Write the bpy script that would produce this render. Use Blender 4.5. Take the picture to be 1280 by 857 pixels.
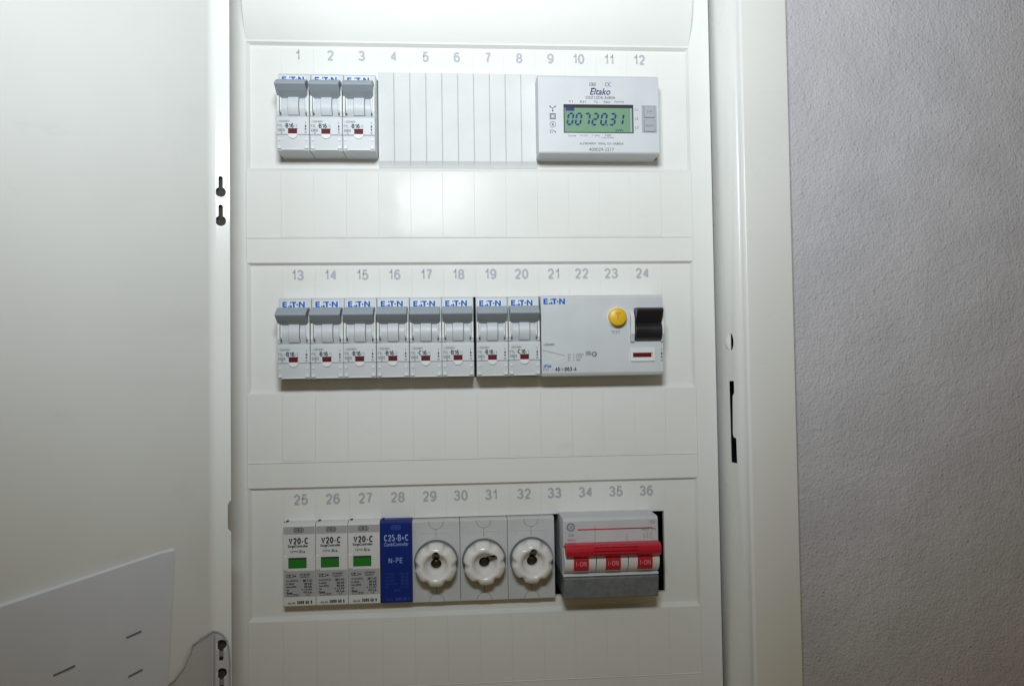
import bpy, bmesh, math, random
from math import sin, cos, pi, radians
from mathutils import Vector, Matrix
from mathutils.geometry import tessellate_polygon

# ------------------------------------------------------------------ scene, camera, light, exposure
for o in list(bpy.data.objects):
    bpy.data.objects.remove(o)
S = bpy.context.scene
COL = S.collection
MM = 0.001                       # every length below is in millimetres: X right, Z up, -Y towards the viewer

cam_d = bpy.data.cameras.new('camera')
cam = bpy.data.objects.new('camera', cam_d); COL.objects.link(cam)
fwd = Vector((0.07220538, 0.99695059, 0.02959568))
rgt = Vector((0.99731241, -0.07179838, -0.01459309))
upv = Vector((0.01242366, -0.03056984, 0.99945542))
cam.matrix_world = Matrix(((rgt.x, upv.x, -fwd.x, -10.883 * MM), (rgt.y, upv.y, -fwd.y, -436.58 * MM),
                           (rgt.z, upv.z, -fwd.z, -7.706 * MM), (0, 0, 0, 1)))
cam_d.sensor_width = 36.0
cam_d.lens = 27.0
cam_d.clip_start = 0.01
cam_d.clip_end = 50
S.camera = cam

S.view_settings.view_transform = 'Standard'
S.view_settings.look = 'None'
S.view_settings.exposure = 0.0
S.view_settings.gamma = 1.0
S.render.engine = 'CYCLES'
S.cycles.filter_width = 1.5

W = bpy.data.worlds.new('World'); S.world = W
W.use_nodes = True
bg = W.node_tree.nodes['Background']
bg.inputs[0].default_value = (1.0, 0.72, 0.30, 1)      # dim warm room light
bg.inputs[1].default_value = 0.10

def area(name, loc, aim, sx, sy, power, col, spread=180):
    d = bpy.data.lights.new(name, 'AREA'); d.shape = 'RECTANGLE'
    d.size, d.size_y, d.energy, d.color = sx * MM, sy * MM, power, col
    d.spread = radians(spread)
    o = bpy.data.objects.new(name, d); COL.objects.link(o)
    o.location = Vector(loc) * MM
    o.rotation_euler = (Vector(aim) - Vector(loc)).to_track_quat('-Z', 'Y').to_euler()
    return o
# the camera's flash, standing in its shoe above the lens, head tipped up a little
flash = area('flash', (-22, -445, 188), (-2, 0, 326), 108, 78, 1.63, (0.91, 0.985, 1.03), 141)

# ------------------------------------------------------------------ materials
def lin(c):
    c = c / 255.0
    return c / 12.92 if c <= 0.04045 else ((c + 0.055) / 1.055) ** 2.4
def rgb(r, g, b): return (lin(r), lin(g), lin(b), 1)

def mat(name, col, rough=0.4, spec=0.5, metal=0.0, mottling=0.03, scale=60, bump=0.0, bscale=900, coat=0.0, alpha=1.0, rvar=0.12, wave=0.0, smudge=0.0):
    m = bpy.data.materials.new(name); m.use_nodes = True
    nt = m.node_tree; p = nt.nodes['Principled BSDF']
    p.inputs['Roughness'].default_value = rough
    p.inputs['Metallic'].default_value = metal
    p.inputs['Specular IOR Level'].default_value = spec
    p.inputs['Coat Weight'].default_value = coat
    p.inputs['Coat Roughness'].default_value = 0.12
    p.inputs['Alpha'].default_value = alpha
    tc = nt.nodes.new('ShaderNodeTexCoord')
    n = nt.nodes.new('ShaderNodeTexNoise'); n.inputs['Scale'].default_value = scale; n.inputs['Detail'].default_value = 4
    nt.links.new(tc.outputs['Object'], n.inputs['Vector'])
    mp = nt.nodes.new('ShaderNodeMapRange')
    mp.inputs[1].default_value, mp.inputs[2].default_value = 0.25, 0.75
    mp.inputs[3].default_value, mp.inputs[4].default_value = 1 - mottling, 1 + mottling
    nt.links.new(n.outputs['Fac'], mp.inputs[0])
    mx = nt.nodes.new('ShaderNodeVectorMath'); mx.operation = 'MULTIPLY'
    mx.inputs[0].default_value = col[:3]
    nt.links.new(mp.outputs[0], mx.inputs[1])
    if smudge:                         # faint handling marks
        q = nt.nodes.new('ShaderNodeMapping'); q.inputs['Scale'].default_value = (1, 1, 2.2); q.inputs['Rotation'].default_value = (0, 0.6, 0)
        nt.links.new(tc.outputs['Object'], q.inputs[0])
        sn = nt.nodes.new('ShaderNodeTexNoise'); sn.inputs['Scale'].default_value = 24; sn.inputs['Detail'].default_value = 7; sn.inputs['Roughness'].default_value = 0.62
        nt.links.new(q.outputs[0], sn.inputs['Vector'])
        sr = nt.nodes.new('ShaderNodeMapRange'); sr.interpolation_type = 'SMOOTHSTEP'
        sr.inputs[1].default_value, sr.inputs[2].default_value, sr.inputs[3].default_value, sr.inputs[4].default_value = 0.60, 0.76, 1.0, 1 - smudge
        nt.links.new(sn.outputs['Fac'], sr.inputs[0])
        m2 = nt.nodes.new('ShaderNodeVectorMath'); m2.operation = 'MULTIPLY'
        nt.links.new(mx.outputs[0], m2.inputs[0]); nt.links.new(sr.outputs[0], m2.inputs[1]); mx = m2
    nt.links.new(mx.outputs[0], p.inputs['Base Color'])
    r2 = nt.nodes.new('ShaderNodeMapRange')
    r2.interpolation_type = 'SMOOTHSTEP'; mp.interpolation_type = 'SMOOTHSTEP'
    r2.inputs[1].default_value, r2.inputs[2].default_value = 0.3, 0.7
    r2.inputs[3].default_value, r2.inputs[4].default_value = rough * (1 - rvar), min(1, rough * (1 + rvar))
    nt.links.new(n.outputs['Fac'], r2.inputs[0]); nt.links.new(r2.outputs[0], p.inputs['Roughness'])
    if bump:
        b = nt.nodes.new('ShaderNodeTexNoise'); b.inputs['Scale'].default_value = bscale; b.inputs['Detail'].default_value = 2
        nt.links.new(tc.outputs['Object'], b.inputs['Vector'])
        bp = nt.nodes.new('ShaderNodeBump'); bp.inputs['Strength'].default_value = bump; bp.inputs['Distance'].default_value = 0.0003
        nt.links.new(b.outputs['Fac'], bp.inputs['Height']); nt.links.new(bp.outputs[0], p.inputs['Normal'])
        if wave:                       # slow waviness of a moulded or rolled sheet
            w = nt.nodes.new('ShaderNodeTexNoise'); w.inputs['Scale'].default_value = 42; w.inputs['Detail'].default_value = 1
            nt.links.new(tc.outputs['Object'], w.inputs['Vector'])
            b2 = nt.nodes.new('ShaderNodeBump'); b2.inputs['Strength'].default_value = wave; b2.inputs['Distance'].default_value = 0.0008
            nt.links.new(w.outputs['Fac'], b2.inputs['Height']); nt.links.new(b2.outputs[0], bp.inputs['Normal'])
    return m

M = dict(
    cover=mat('cover_plastic', (0.76, 0.765, 0.74, 1), 0.19, 0.034, mottling=0.012, scale=30, bump=0.04, bscale=500, rvar=0.35, wave=0.5, smudge=0.07),
    steel=mat('white_powder_coat', (0.76, 0.77, 0.75, 1), 0.14, 0.22, mottling=0.02, scale=16, bump=0.06, bscale=330, rvar=0.25, wave=0.25, smudge=0.06),
    framepaint=mat('frame_powder_coat', (0.765, 0.77, 0.745, 1), 0.30, 0.35, mottling=0.02, scale=16, bump=0.06, bscale=330, rvar=0.2),
    blank=mat('blanking_plastic', (0.665, 0.68, 0.68, 1), 0.3, 0.05, bump=0.04, bscale=600),
    number=mat('number_print', (0.44, 0.44, 0.49, 1), 0.6, 0.3),
    holeshade=mat('keyhole_shade', (0.055, 0.05, 0.036, 1), 0.8, 0.2),
    dark=mat('box_interior_shade', (0.02, 0.02, 0.02, 1), 0.8, 0.2),  # near-black paints the shade inside the unlit white box
    grey=mat('light_grey_plastic', (0.57, 0.60, 0.625, 1), 0.42, 0.45, bump=0.05, bscale=1500),
    pale=mat('pale_grey_plastic', (0.70, 0.715, 0.72, 1), 0.38, 0.45, bump=0.04, bscale=1500),
    cap=mat('terminal_cover_plastic', (0.55, 0.575, 0.59, 1), 0.42, 0.45, bump=0.05, bscale=1500),
    lever=mat('slate_lever_plastic', (0.31, 0.35, 0.395, 1), 0.45, 0.3),
    black=mat('black_plastic', (0.012, 0.012, 0.016, 1), 0.34, 0.5),
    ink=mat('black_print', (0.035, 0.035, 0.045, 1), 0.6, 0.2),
    meterink=mat('dark_grey_print', (0.09, 0.09, 0.12, 1), 0.6, 0.2),
    greyink=mat('grey_print', (0.15, 0.15, 0.17, 1), 0.6, 0.2),
    blue=mat('blue_print', (0.004, 0.13, 0.50, 1), 0.6, 0.1),
    red=mat('red_indicator', (0.125, 0.002, 0.006, 1), 0.5, 0.2),
    redlever=mat('red_lever_plastic', (0.52, 0.013, 0.034, 1), 0.26, 0.6),
    redink=mat('red_print', (0.55, 0.03, 0.06, 1), 0.6, 0.2),
    palered=mat('pale_print', (0.80, 0.42, 0.40, 1), 0.6, 0.2),
    yellow=mat('yellow_plastic', (0.76, 0.47, 0.012, 1), 0.36, 0.5),
    flagend=mat('pale_yellow', (0.62, 0.50, 0.22, 1), 0.5, 0.3),
    yellowdark=mat('yellow_relief', (0.62, 0.34, 0.01, 1), 0.45, 0.4),
    lcd=mat('lcd_glass', (0.185, 0.32, 0.205, 1), 0.2, 0.4),
    lcdink=mat('lcd_segment', (0.008, 0.03, 0.16, 1), 0.5, 0.3),
    keypad=mat('keypad_rubber', (0.36, 0.39, 0.43, 1), 0.5, 0.4),
    purple=mat('purple_print', (0.035, 0.02, 0.12, 1), 0.6, 0.2),
    spd=mat('surge_housing', (0.68, 0.69, 0.68, 1), 0.45, 0.4),
    spdgrey=mat('surge_label_grey', (0.40, 0.41, 0.41, 1), 0.5, 0.4),
    green=mat('green_indicator', (0.015, 0.20, 0.02, 1), 0.3, 0.5),
    bluebox=mat('blue_plastic', (0.004, 0.022, 0.19, 1), 0.38, 0.35),
    blueprint=mat('pale_blue_print', (0.32, 0.42, 0.72, 1), 0.6, 0.2),
    bluefaint=mat('faint_blue_print', (0.05, 0.10, 0.40, 1), 0.6, 0.2),
    ceramic=mat('white_fuse_cap', (0.80, 0.79, 0.77, 1), 0.16, 0.6),
    fuse=mat('fuse_base_plastic', (0.55, 0.565, 0.57, 1), 0.42, 0.4),
    brass=mat('fuse_contact', (0.05, 0.035, 0.015, 1), 0.35, 0.5, metal=0.6),
    switchgrey=mat('switch_terminal_cover', (0.165, 0.18, 0.185, 1), 0.45, 0.4, mottling=0.16, scale=330),
    pocket=mat('pocket_plastic', (0.69, 0.71, 0.77, 1), 0.5, 0.4, mottling=0.02),
    clear=mat('clear_plastic', (0.56, 0.54, 0.60, 1), 0.15, 0.6, alpha=0.38),
    clearedge=mat('clear_plastic_edge', (0.50, 0.48, 0.54, 1), 0.2, 0.6, alpha=0.65),
    slit=mat('slit_dark', (0.17, 0.16, 0.165, 1), 0.7, 0.2),
)

def wall_material():
    m = bpy.data.materials.new('grey_plaster'); m.use_nodes = True
    nt = m.node_tree; p = nt.nodes['Principled BSDF']; L = nt.links
    p.inputs['Roughness'].default_value = 0.85; p.inputs['Specular IOR Level'].default_value = 0.25
    tc = nt.nodes.new('ShaderNodeTexCoord')
    def noise(sc, det, ro=0.5):
        n = nt.nodes.new('ShaderNodeTexNoise'); n.inputs['Scale'].default_value = sc
        n.inputs['Detail'].default_value = det; n.inputs['Roughness'].default_value = ro
        L.new(tc.outputs['Object'], n.inputs['Vector']); return n
    a, b, c = noise(250, 4, 0.6), noise(760, 3), noise(34, 3)
    v = nt.nodes.new('ShaderNodeTexVoronoi'); v.inputs['Scale'].default_value = 300
    L.new(tc.outputs['Object'], v.inputs['Vector'])
    g = nt.nodes.new('ShaderNodeMapRange'); g.inputs[1].default_value, g.inputs[2].default_value = 0.05, 0.30
    g.inputs[3].default_value, g.inputs[4].default_value = 1.0, 0.0
    L.new(v.outputs['Distance'], g.inputs[0])
    def math_(op, x, y):
        n = nt.nodes.new('ShaderNodeMath'); n.operation = op
        for i, q in enumerate((x, y)):
            if isinstance(q, (int, float)): n.inputs[i].default_value = q
            else: L.new(q, n.inputs[i])
        return n.outputs[0]
    sep = nt.nodes.new('ShaderNodeSeparateColor'); L.new(v.outputs['Color'], sep.inputs[0])
    few = math_('GREATER_THAN', sep.outputs[0], 0.62)               # only some cells carry a pimple
    gm = math_('MULTIPLY', math_('MULTIPLY', g.outputs[0], few), math_('MULTIPLY', sep.outputs[1], 0.75))
    h = math_('ADD', math_('MULTIPLY', a.outputs['Fac'], 0.95), math_('ADD', math_('MULTIPLY', b.outputs['Fac'], 0.62), gm))
    h = math_('ADD', h, math_('MULTIPLY', c.outputs['Fac'], 0.9))
    bp = nt.nodes.new('ShaderNodeBump'); bp.inputs['Strength'].default_value = 0.6; bp.inputs['Distance'].default_value = 0.0018
    L.new(h, bp.inputs['Height']); L.new(bp.outputs[0], p.inputs['Normal'])
    r = nt.nodes.new('ShaderNodeMapRange'); r.inputs[1].default_value, r.inputs[2].default_value = 0.3, 0.7
    r.inputs[3].default_value, r.inputs[4].default_value = 0.94, 1.05
    L.new(c.outputs['Fac'], r.inputs[0])
    mx = nt.nodes.new('ShaderNodeVectorMath'); mx.operation = 'MULTIPLY'; mx.inputs[0].default_value = (0.568, 0.56, 0.598)
    L.new(r.outputs[0], mx.inputs[1]); L.new(mx.outputs[0], p.inputs['Base Color'])
    return m
M['wall'] = wall_material()

# ------------------------------------------------------------------ mesh helpers
class MB:
    def __init__(self): self.v, self.f, self.sm = [], [], []
    def add(self, vs, fs, smooth=False):
        k = len(self.v); self.v += [tuple(p) for p in vs]
        self.f += [tuple(i + k for i in q) for q in fs]; self.sm += [smooth] * len(fs)
    def box(self, x0, x1, y0, y1, z0, z1):
        self.add([(x0, y0, z0), (x1, y0, z0), (x1, y1, z0), (x0, y1, z0), (x0, y0, z1), (x1, y0, z1), (x1, y1, z1), (x0, y1, z1)],
                 [(0, 1, 5, 4), (1, 2, 6, 5), (2, 3, 7, 6), (3, 0, 4, 7), (4, 5, 6, 7), (3, 2, 1, 0)])
    def prism_x(self, prof, x0, x1, smooth=False):           # prof: (y, z) outline swept along X
        n = len(prof)
        self.add([(x0, y, z) for y, z in prof] + [(x1, y, z) for y, z in prof],
                 [(i, (i + 1) % n, (i + 1) % n + n, i + n) for i in range(n)], smooth)
        tri = tessellate_polygon([[Vector((y, z, 0)) for y, z in prof]])
        self.add([(x0, y, z) for y, z in prof], tri); self.add([(x1, y, z) for y, z in prof], tri)
    def prism_y(self, poly, y0, y1, holes=(), side=True, smooth=False):    # poly: (x, z) outline, y0 is the front
        loops = [list(poly)] + [list(h) for h in holes]
        flat = [p for l in loops for p in l]
        tri = tessellate_polygon([[Vector((x, z, 0)) for x, z in l] for l in loops])
        self.add([(x, y0, z) for x, z in flat], tri)
        if y1 != y0:
            self.add([(x, y1, z) for x, z in flat], tri)
            if side:
                for l in loops:
                    n = len(l)
                    self.add([(x, y0, z) for x, z in l] + [(x, y1, z) for x, z in l],
                             [(i, (i + 1) % n, (i + 1) % n + n, i + n) for i in range(n)], smooth)
    def lathe(self, prof, cx, cz, n=48, rmod=None, cap=True):              # prof: (r, y) from back to front, axis along Y
        rows = []
        for j, (r, y) in enumerate(prof):
            rows.append([(cx + (r * (rmod(2 * pi * i / n, j) if rmod else 1)) * cos(2 * pi * i / n), y,
                          cz + (r * (rmod(2 * pi * i / n, j) if rmod else 1)) * sin(2 * pi * i / n)) for i in range(n)])
        vs = [p for row in rows for p in row]; m = len(prof)
        fs = [(j * n + i, j * n + (i + 1) % n, (j + 1) * n + (i + 1) % n, (j + 1) * n + i) for j in range(m - 1) for i in range(n)]
        if cap: fs += [tuple(range(n)), tuple((m - 1) * n + i for i in range(n))]
        self.add(vs, fs, True)
    def map(self, fn):
        self.v = [tuple(fn(*p)) for p in self.v]; return self
    def build(self, name, m, parent=None, bevel=0.0, seg=2, fix=True, sharp=35, weld=True):
        me = bpy.data.meshes.new(name)
        me.from_pydata([(x * MM, y * MM, z * MM) for x, y, z in self.v], [], self.f)
        me.polygons.foreach_set('use_smooth', self.sm)
        b = bmesh.new(); b.from_mesh(me)
        if weld: bmesh.ops.remove_doubles(b, verts=b.verts, dist=1e-6)
        if fix: bmesh.ops.recalc_face_normals(b, faces=b.faces)
        b.to_mesh(me); b.free()
        me.materials.append(M[m] if isinstance(m, str) else m)
        if any(self.sm): me.set_sharp_from_angle(angle=radians(sharp))
        me.update()
        o = bpy.data.objects.new(name, me); COL.objects.link(o)
        if parent: o.parent = parent
        if bevel:
            md = o.modifiers.new('bevel', 'BEVEL'); md.width = bevel * MM; md.segments = seg
            md.limit_method = 'ANGLE'; md.angle_limit = radians(38); md.harden_normals = False
        return o

def thing(name, label, cat, loc=(0, 0, 0), group=None):
    o = bpy.data.objects.new(name, None); COL.objects.link(o)
    o.empty_display_size = 0.01
    o.location = Vector(loc) * MM
    o['label'] = label; o['category'] = cat
    if group: o['group'] = group
    return o

def tree_copy(o, parent=None):
    c = o.copy(); COL.objects.link(c)
    if parent: c.parent = parent
    for ch in list(o.children): tree_copy(ch, c)
    return c

_glyphs = {}
def glyph(s, bold=0.0, shear=0.0, space=1.0):
    k = (s, bold, shear, space)
    if k not in _glyphs:
        cu = bpy.data.curves.new('t', 'FONT'); cu.body = s; cu.size = 1; cu.offset = bold; cu.shear = shear
        cu.space_character = space; cu.resolution_u = 4; cu.fill_mode = 'FRONT'
        ob = bpy.data.objects.new('t', cu); COL.objects.link(ob)
        dg = bpy.context.evaluated_depsgraph_get(); dg.update()
        me = bpy.data.meshes.new_from_object(ob.evaluated_get(dg))
        vs = [(v.co.x, v.co.y) for v in me.vertices]; fs = [tuple(p.vertices) for p in me.polygons]
        bpy.data.objects.remove(ob); bpy.data.curves.remove(cu); bpy.data.meshes.remove(me)
        _glyphs[k] = (vs, fs)
    return _glyphs[k]

def _A(cx, cz_, rx, rz, a0, a1, n=11): return [(cx + rx * cos(radians(a0 + (a1 - a0) * i / (n - 1))), cz_ + rz * sin(radians(a0 + (a1 - a0) * i / (n - 1)))) for i in range(n)]
STROKES = {
 '0': (.54, [_A(.27, .5, .27, .5, 90, 450, 21)]), '1': (.34, [[(.02, .74), (.14, .77), (.25, .85), (.30, 1), (.30, 0)]]),
 '2': (.54, [_A(.27, .71, .255, .29, 172, -38, 12) + [(.04, .03)], [(0, 0), (.54, 0)]]),
 '3': (.54, [_A(.26, .745, .235, .255, 165, -80, 11), [(.19, .52)] + _A(.26, .26, .28, .26, 80, -168, 12)]),
 '4': (.56, [[(.42, 0), (.42, 1)], [(.42, .97), (.02, .31)], [(0, .29), (.56, .29)]]),
 '5': (.54, [[(.49, 1), (.11, 1), (.05, .49)] + _A(.26, .32, .28, .32, 128, -162, 13)]),
 '6': (.54, [_A(.275, .31, .265, .31, 90, 450, 17), _A(.30, .52, .29, .48, 190, 45, 9)]),
 '7': (.54, [[(0, 1), (.55, 1)], [(.53, .97), (.40, .76), (.27, .42), (.20, 0)]]),
 '8': (.54, [_A(.27, .745, .23, .255, 90, 450, 17), _A(.27, .26, .27, .26, 90, 450, 17)]),
 '9': (.54, [_A(.265, .69, .265, .31, 90, 450, 17), _A(.24, .48, .29, .48, 10, -135, 9)]),
 'A': (.64, [[(0, 0), (.32, 1), (.64, 0)], [(.13, .33), (.51, .33)]]),
 'B': (.56, [[(0, 0), (0, 1), (.3, 1)] + _A(.3, .76, .22, .24, 80, -80, 8) + [(0, .52)], [(.28, .52)] + _A(.3, .26, .26, .26, 80, -80, 8) + [(0, 0)]]),
 'C': (.62, [_A(.33, .5, .33, .5, 42, 318, 17)]), 'E': (.50, [[(.5, 1), (0, 1), (0, 0), (.5, 0)], [(0, .53), (.45, .53)]]),
 'F': (.48, [[(.48, 1), (0, 1), (0, 0)], [(0, .52), (.42, .52)]]), 'I': (.02, [[(.01, 0), (.01, 1)]]), 'L': (.46, [[(0, 1), (0, 0), (.46, 0)]]),
 'M': (.70, [[(0, 0), (0, 1)], [(.02, .98), (.35, .15), (.68, .98)], [(.70, 0), (.70, 1)]]), 'N': (.58, [[(0, 0), (0, 1)], [(.03, .98), (.55, .02)], [(.58, 0), (.58, 1)]]),
 'O': (.68, [_A(.34, .5, .34, .5, 90, 450, 21)]), 'P': (.52, [[(0, 0), (0, 1), (.3, 1)] + _A(.3, .74, .22, .26, 80, -80, 8) + [(0, .48)]]),
 'R': (.56, [[(0, 0), (0, 1), (.3, 1)] + _A(.3, .75, .22, .25, 80, -80, 8) + [(0, .5)], [(.28, .5), (.56, 0)]]),
 'S': (.54, [_A(.28, .74, .25, .26, 35, 255, 11) + _A(.27, .27, .28, .27, 68, -150, 11)]),
 'T': (.56, [[(0, 1), (.56, 1)], [(.28, 1), (.28, 0)]]), 'U': (.56, [[(0, 1)] + _A(.28, .28, .28, .28, 180, 360, 9) + [(.56, 1)]]),
 'V': (.62, [[(0, 1), (.31, 0), (.62, 1)]]), 'X': (.58, [[(0, 0), (.58, 1)], [(0, 1), (.58, 0)]]), '-': (.28, [[(0, .38), (.28, .38)]]),
 '+': (.50, [[(0, .42), (.5, .42)], [(.25, .17), (.25, .67)]]), '/': (.30, [[(0, -.03), (.30, 1.03)]]), ' ': (.2, []), '.': (.06, [[(.0, .03), (.06, .03)]]),
}
def strip(mb, pts, w, y):
    """one ribbon of width w along pts with mitred corners"""
    P_ = [Vector(p) for p in pts]; n = len(P_)
    closed = (P_[0] - P_[-1]).length < 1e-5
    L_, R_ = [], []
    for i in range(n):
        a = P_[i] - P_[i - 1] if i else (P_[0] - P_[-2] if closed else P_[1] - P_[0])
        c = P_[i + 1] - P_[i] if i < n - 1 else (P_[1] - P_[0] if closed else P_[-1] - P_[-2])
        a.normalize(); c.normalize()
        na, nc = Vector((-a.y, a.x)), Vector((-c.y, c.x))
        m = na + nc
        if m.length < 0.3: m = na.copy()
        m.normalize(); k_ = min(1.9, 1 / max(0.3, m.dot(na)))
        L_.append(P_[i] + m * k_ * w / 2); R_.append(P_[i] - m * k_ * w / 2)
    mb.add([(p.x, y, p.y) for p in L_ + R_], [(i, i + 1, n + i + 1, n + i) for i in range(n - 1)])
def stext(mb, s, x0, x1, z0, z1, y, wt=0.14, keep=None, gap=.20):
    """stroke lettering fitted into a box; wt = stroke width as a share of the letter height"""
    w = wt * (z1 - z0); H = z1 - z0 - w
    tot = sum(STROKES[c][0] for c in s) + gap * (len(s) - 1) + wt * (len(s) - 1)
    W_ = (x1 - x0) - w
    kx = W_ / max(tot, 1e-6)
    ox = x0 + w / 2
    if keep:
        kx = H; ox = (x0 + x1) / 2 - tot * kx / 2
    n = 0
    for c in s:
        for pl in STROKES[c][1]:
            strip(mb, [(ox + a * kx, z0 + w / 2 + e * H) for a, e in pl], w, y - 0.004 * (n % 7)); n += 1
        ox += (STROKES[c][0] + gap + wt) * kx

def txt(mb, s, x0, x1, z0, z1, y, bold=0.0, shear=0.0, keep=None):
    """letters of s fitted into the box x0..x1, z0..z1 on the plane y; keep='l'/'c' keeps the font's own proportions"""
    vs, fs = glyph(s, bold, shear)
    ax, bx = min(v[0] for v in vs), max(v[0] for v in vs); az, bz = min(v[1] for v in vs), max(v[1] for v in vs)
    kz = (z1 - z0) / max(bz - az, 1e-6); kx = (x1 - x0) / max(bx - ax, 1e-6)
    ox = x0
    if keep:
        kx = kz; w = (bx - ax) * kx
        ox = x0 if keep == 'l' else (x0 + x1) / 2 - w / 2 if keep == 'c' else x1 - w
    mb.add([(ox + (a - ax) * kx, y, z0 + (b - az) * kz) for a, b in vs], fs)

def circ(cx, cz, r, n=24, a0=0, a1=2 * pi):
    full = abs(a1 - a0 - 2 * pi) < 1e-6
    return [(cx + r * cos(a0 + (a1 - a0) * i / (n if full else n - 1)), cz + r * sin(a0 + (a1 - a0) * i / (n if full else n - 1))) for i in range(n)]
def rect(x0, x1, z0, z1): return [(x0, z0), (x1, z0), (x1, z1), (x0, z1)]
def rrect(x0, x1, z0, z1, r, n=5):
    out = []
    for cx, cz, a in ((x1 - r, z0 + r, -pi / 2), (x1 - r, z1 - r, 0), (x0 + r, z1 - r, pi / 2), (x0 + r, z0 + r, pi)):
        out += circ(cx, cz, r, n, a, a + pi / 2)
    return out
def ring(mb, outer, inner, y): mb.prism_y(outer, y, y, [inner])
def stroke(mb, p, q, w, y):
    d = Vector((q[0] - p[0], q[1] - p[1])); d.normalize(); nx, nz = -d.y * w / 2, d.x * w / 2
    mb.add([(p[0] + nx, y, p[1] + nz), (p[0] - nx, y, p[1] - nz), (q[0] - nx, y, q[1] - nz), (q[0] + nx, y, q[1] + nz)], [(0, 1, 2, 3)])

# ------------------------------------------------------------------ the wall
wb = MB()
WY = -22
X0, X1, Z0, Z1 = -1600, 1900, -1300, 1300
hx0, hx1, hz0, hz1 = -158, 158, -252, 262
wb.prism_y(rect(X0, X1, Z0, Z1), WY, 130, [rect(hx0, hx1, hz0, hz1)])
wall = wb.build('wall', 'wall'); wall['kind'] = 'structure'

# ------------------------------------------------------------------ the cabinet: box, frame, cover, door
cab = thing('electrical_cabinet', 'white flush-mounted electrical cabinet with its door open and three rows of devices', 'cabinet', (0, 80, -245))
def cz(mb, root): 
    l = root.location / MM
    return mb.map(lambda x, y, z: (x - l.x, y - l.y, z - l.z))

# back box (open to the front)
b = MB()
for q in ((-146, 146, 78, 80, -246, 256), (-146, -145, 8, 78, -246, 256), (145, 146, 8, 78, -246, 256), (-145, 145, 8, 78, -246, -245), (-145, 145, 8, 78, 255, 256)):
    b.box(*q)
b.box(150.5, 151.0, -28, 7, -240, 250)  # dark plate added so the latch slot and lock hole look shaded
cz(b, cab).build('back_box', 'dark', cab)

# frame: front ring, rounded inner edge, inner return walls; latch slot and lock hole in the right-hand return
b = MB()
FX, FO, FY, R = 146.4, 173.4, -30.0, 1.9
FXB = 141.6                      # half-width at the back of the leaning side returns
fz0, fz1, oz0, oz1 = -243.0, 253.0, -270.0, 280.0
zs_in = (fz0, fz1)
b.prism_y(rect(-FO + 1.2, FO - 1.2, oz0 + 1.2, oz1 - 1.2), FY, FY, [rect(-FX - R, FX + R, fz0 - R, fz1 + R)])
def sweep_rect(prof, xi, z0i, z1i):
    # prof: list of (outward offset, y) swept round the rectangle +-xi, z0i..z1i
    rows = [[(-xi - o, y, z0i - o), (xi + o, y, z0i - o), (xi + o, y, z1i + o), (-xi - o, y, z1i + o)] for o, y in prof]
    n = len(rows)
    b.add([p for r_ in rows for p in r_], [(j * 4 + i, j * 4 + (i + 1) % 4, (j + 1) * 4 + (i + 1) % 4, (j + 1) * 4 + i) for j in range(n - 1) for i in range(4)], True)
sweep_rect([(R - R * sin(a), FY + R - R * cos(a)) for a in [pi / 2 * i / 6 for i in range(7)]], FX, fz0, fz1)
sweep_rect([(-1.2 + 1.2 * sin(a), FY + 1.2 - 1.2 * cos(a)) for a in [pi / 2 * i / 4 for i in range(5)]] + [(0, WY + 1)], FO, oz0, oz1)
yb = 7.0
yf = FY + R
for sx in (-1,):
    b.add([(sx * FX, yf, fz0), (sx * FXB, yb, fz0), (sx * FXB, yb, fz1), (sx * FX, yf, fz1)], [(0, 1, 2, 3)])
for zz in (fz0, fz1):
    b.add([(-FX, yf, zz), (FX, yf, zz), (FX, yb, zz), (-FX, yb, zz)], [(0, 1, 2, 3)])
YL = lambda Y: -8.5 + (Y + 12.7) * 0.74
slot = [(-12.7, -18.0), (-20.4, -17.9), (-20.4, -24.4), (-17.9, -26.4), (-17.0, -47.0), (-17.8, -49.0), (-22.0, -49.6), (-22.6, -63.2), (-13.2, -63.4)]
lock = [(-16.6 - 4.6 * cos(t), 3.9 + 4.9 * sin(t)) for t in [-pi / 2 + pi * i / 14 for i in range(15)]]
slot = [(YL(p), q * 1.012) for p, q in slot]; lock = [(YL(p), q * 1.012) for p, q in lock]
tmp = MB()
outer = [(yf, fz0), (yb, fz0), (yb, fz1), (yf, fz1)]
tmp.prism_y(outer, 0, 0.3, [slot, lock])
lean = lambda Y: FXB + (FX - FXB) * (yb - Y) / (yb - yf)
tmp.map(lambda x, y, z: (lean(x) + y, x, z))
b.add(tmp.v, tmp.f)
cz(b, cab).build('frame', 'framepaint', cab, sharp=30)
# pressed half-round lip beside the lock hole
b = MB()
n = 14
rows = []
for j in range(6):
    t = j / 5
    rows.append([])
    for i in range(n + 1):
        q_ = 1 - (abs(i - n / 2) / (n / 2)) ** 2
        Y_ = YL(-16.4 + 6.4 * t * q_ ** 0.5)
        rows[-1].append((lean(Y_) - 1.5 * sin(pi * t) * q_ - 0.02, Y_, -1.0 + 9.8 * i / n))
b.add([p for r_ in rows for p in r_], [(j * (n + 1) + i, j * (n + 1) + i + 1, (j + 1) * (n + 1) + i + 1, (j + 1) * (n + 1) + i) for j in range(5) for i in range(n)], True)
cz(b, cab).build('lock_lip', 'framepaint', cab, weld=False, sharp=80)

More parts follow.
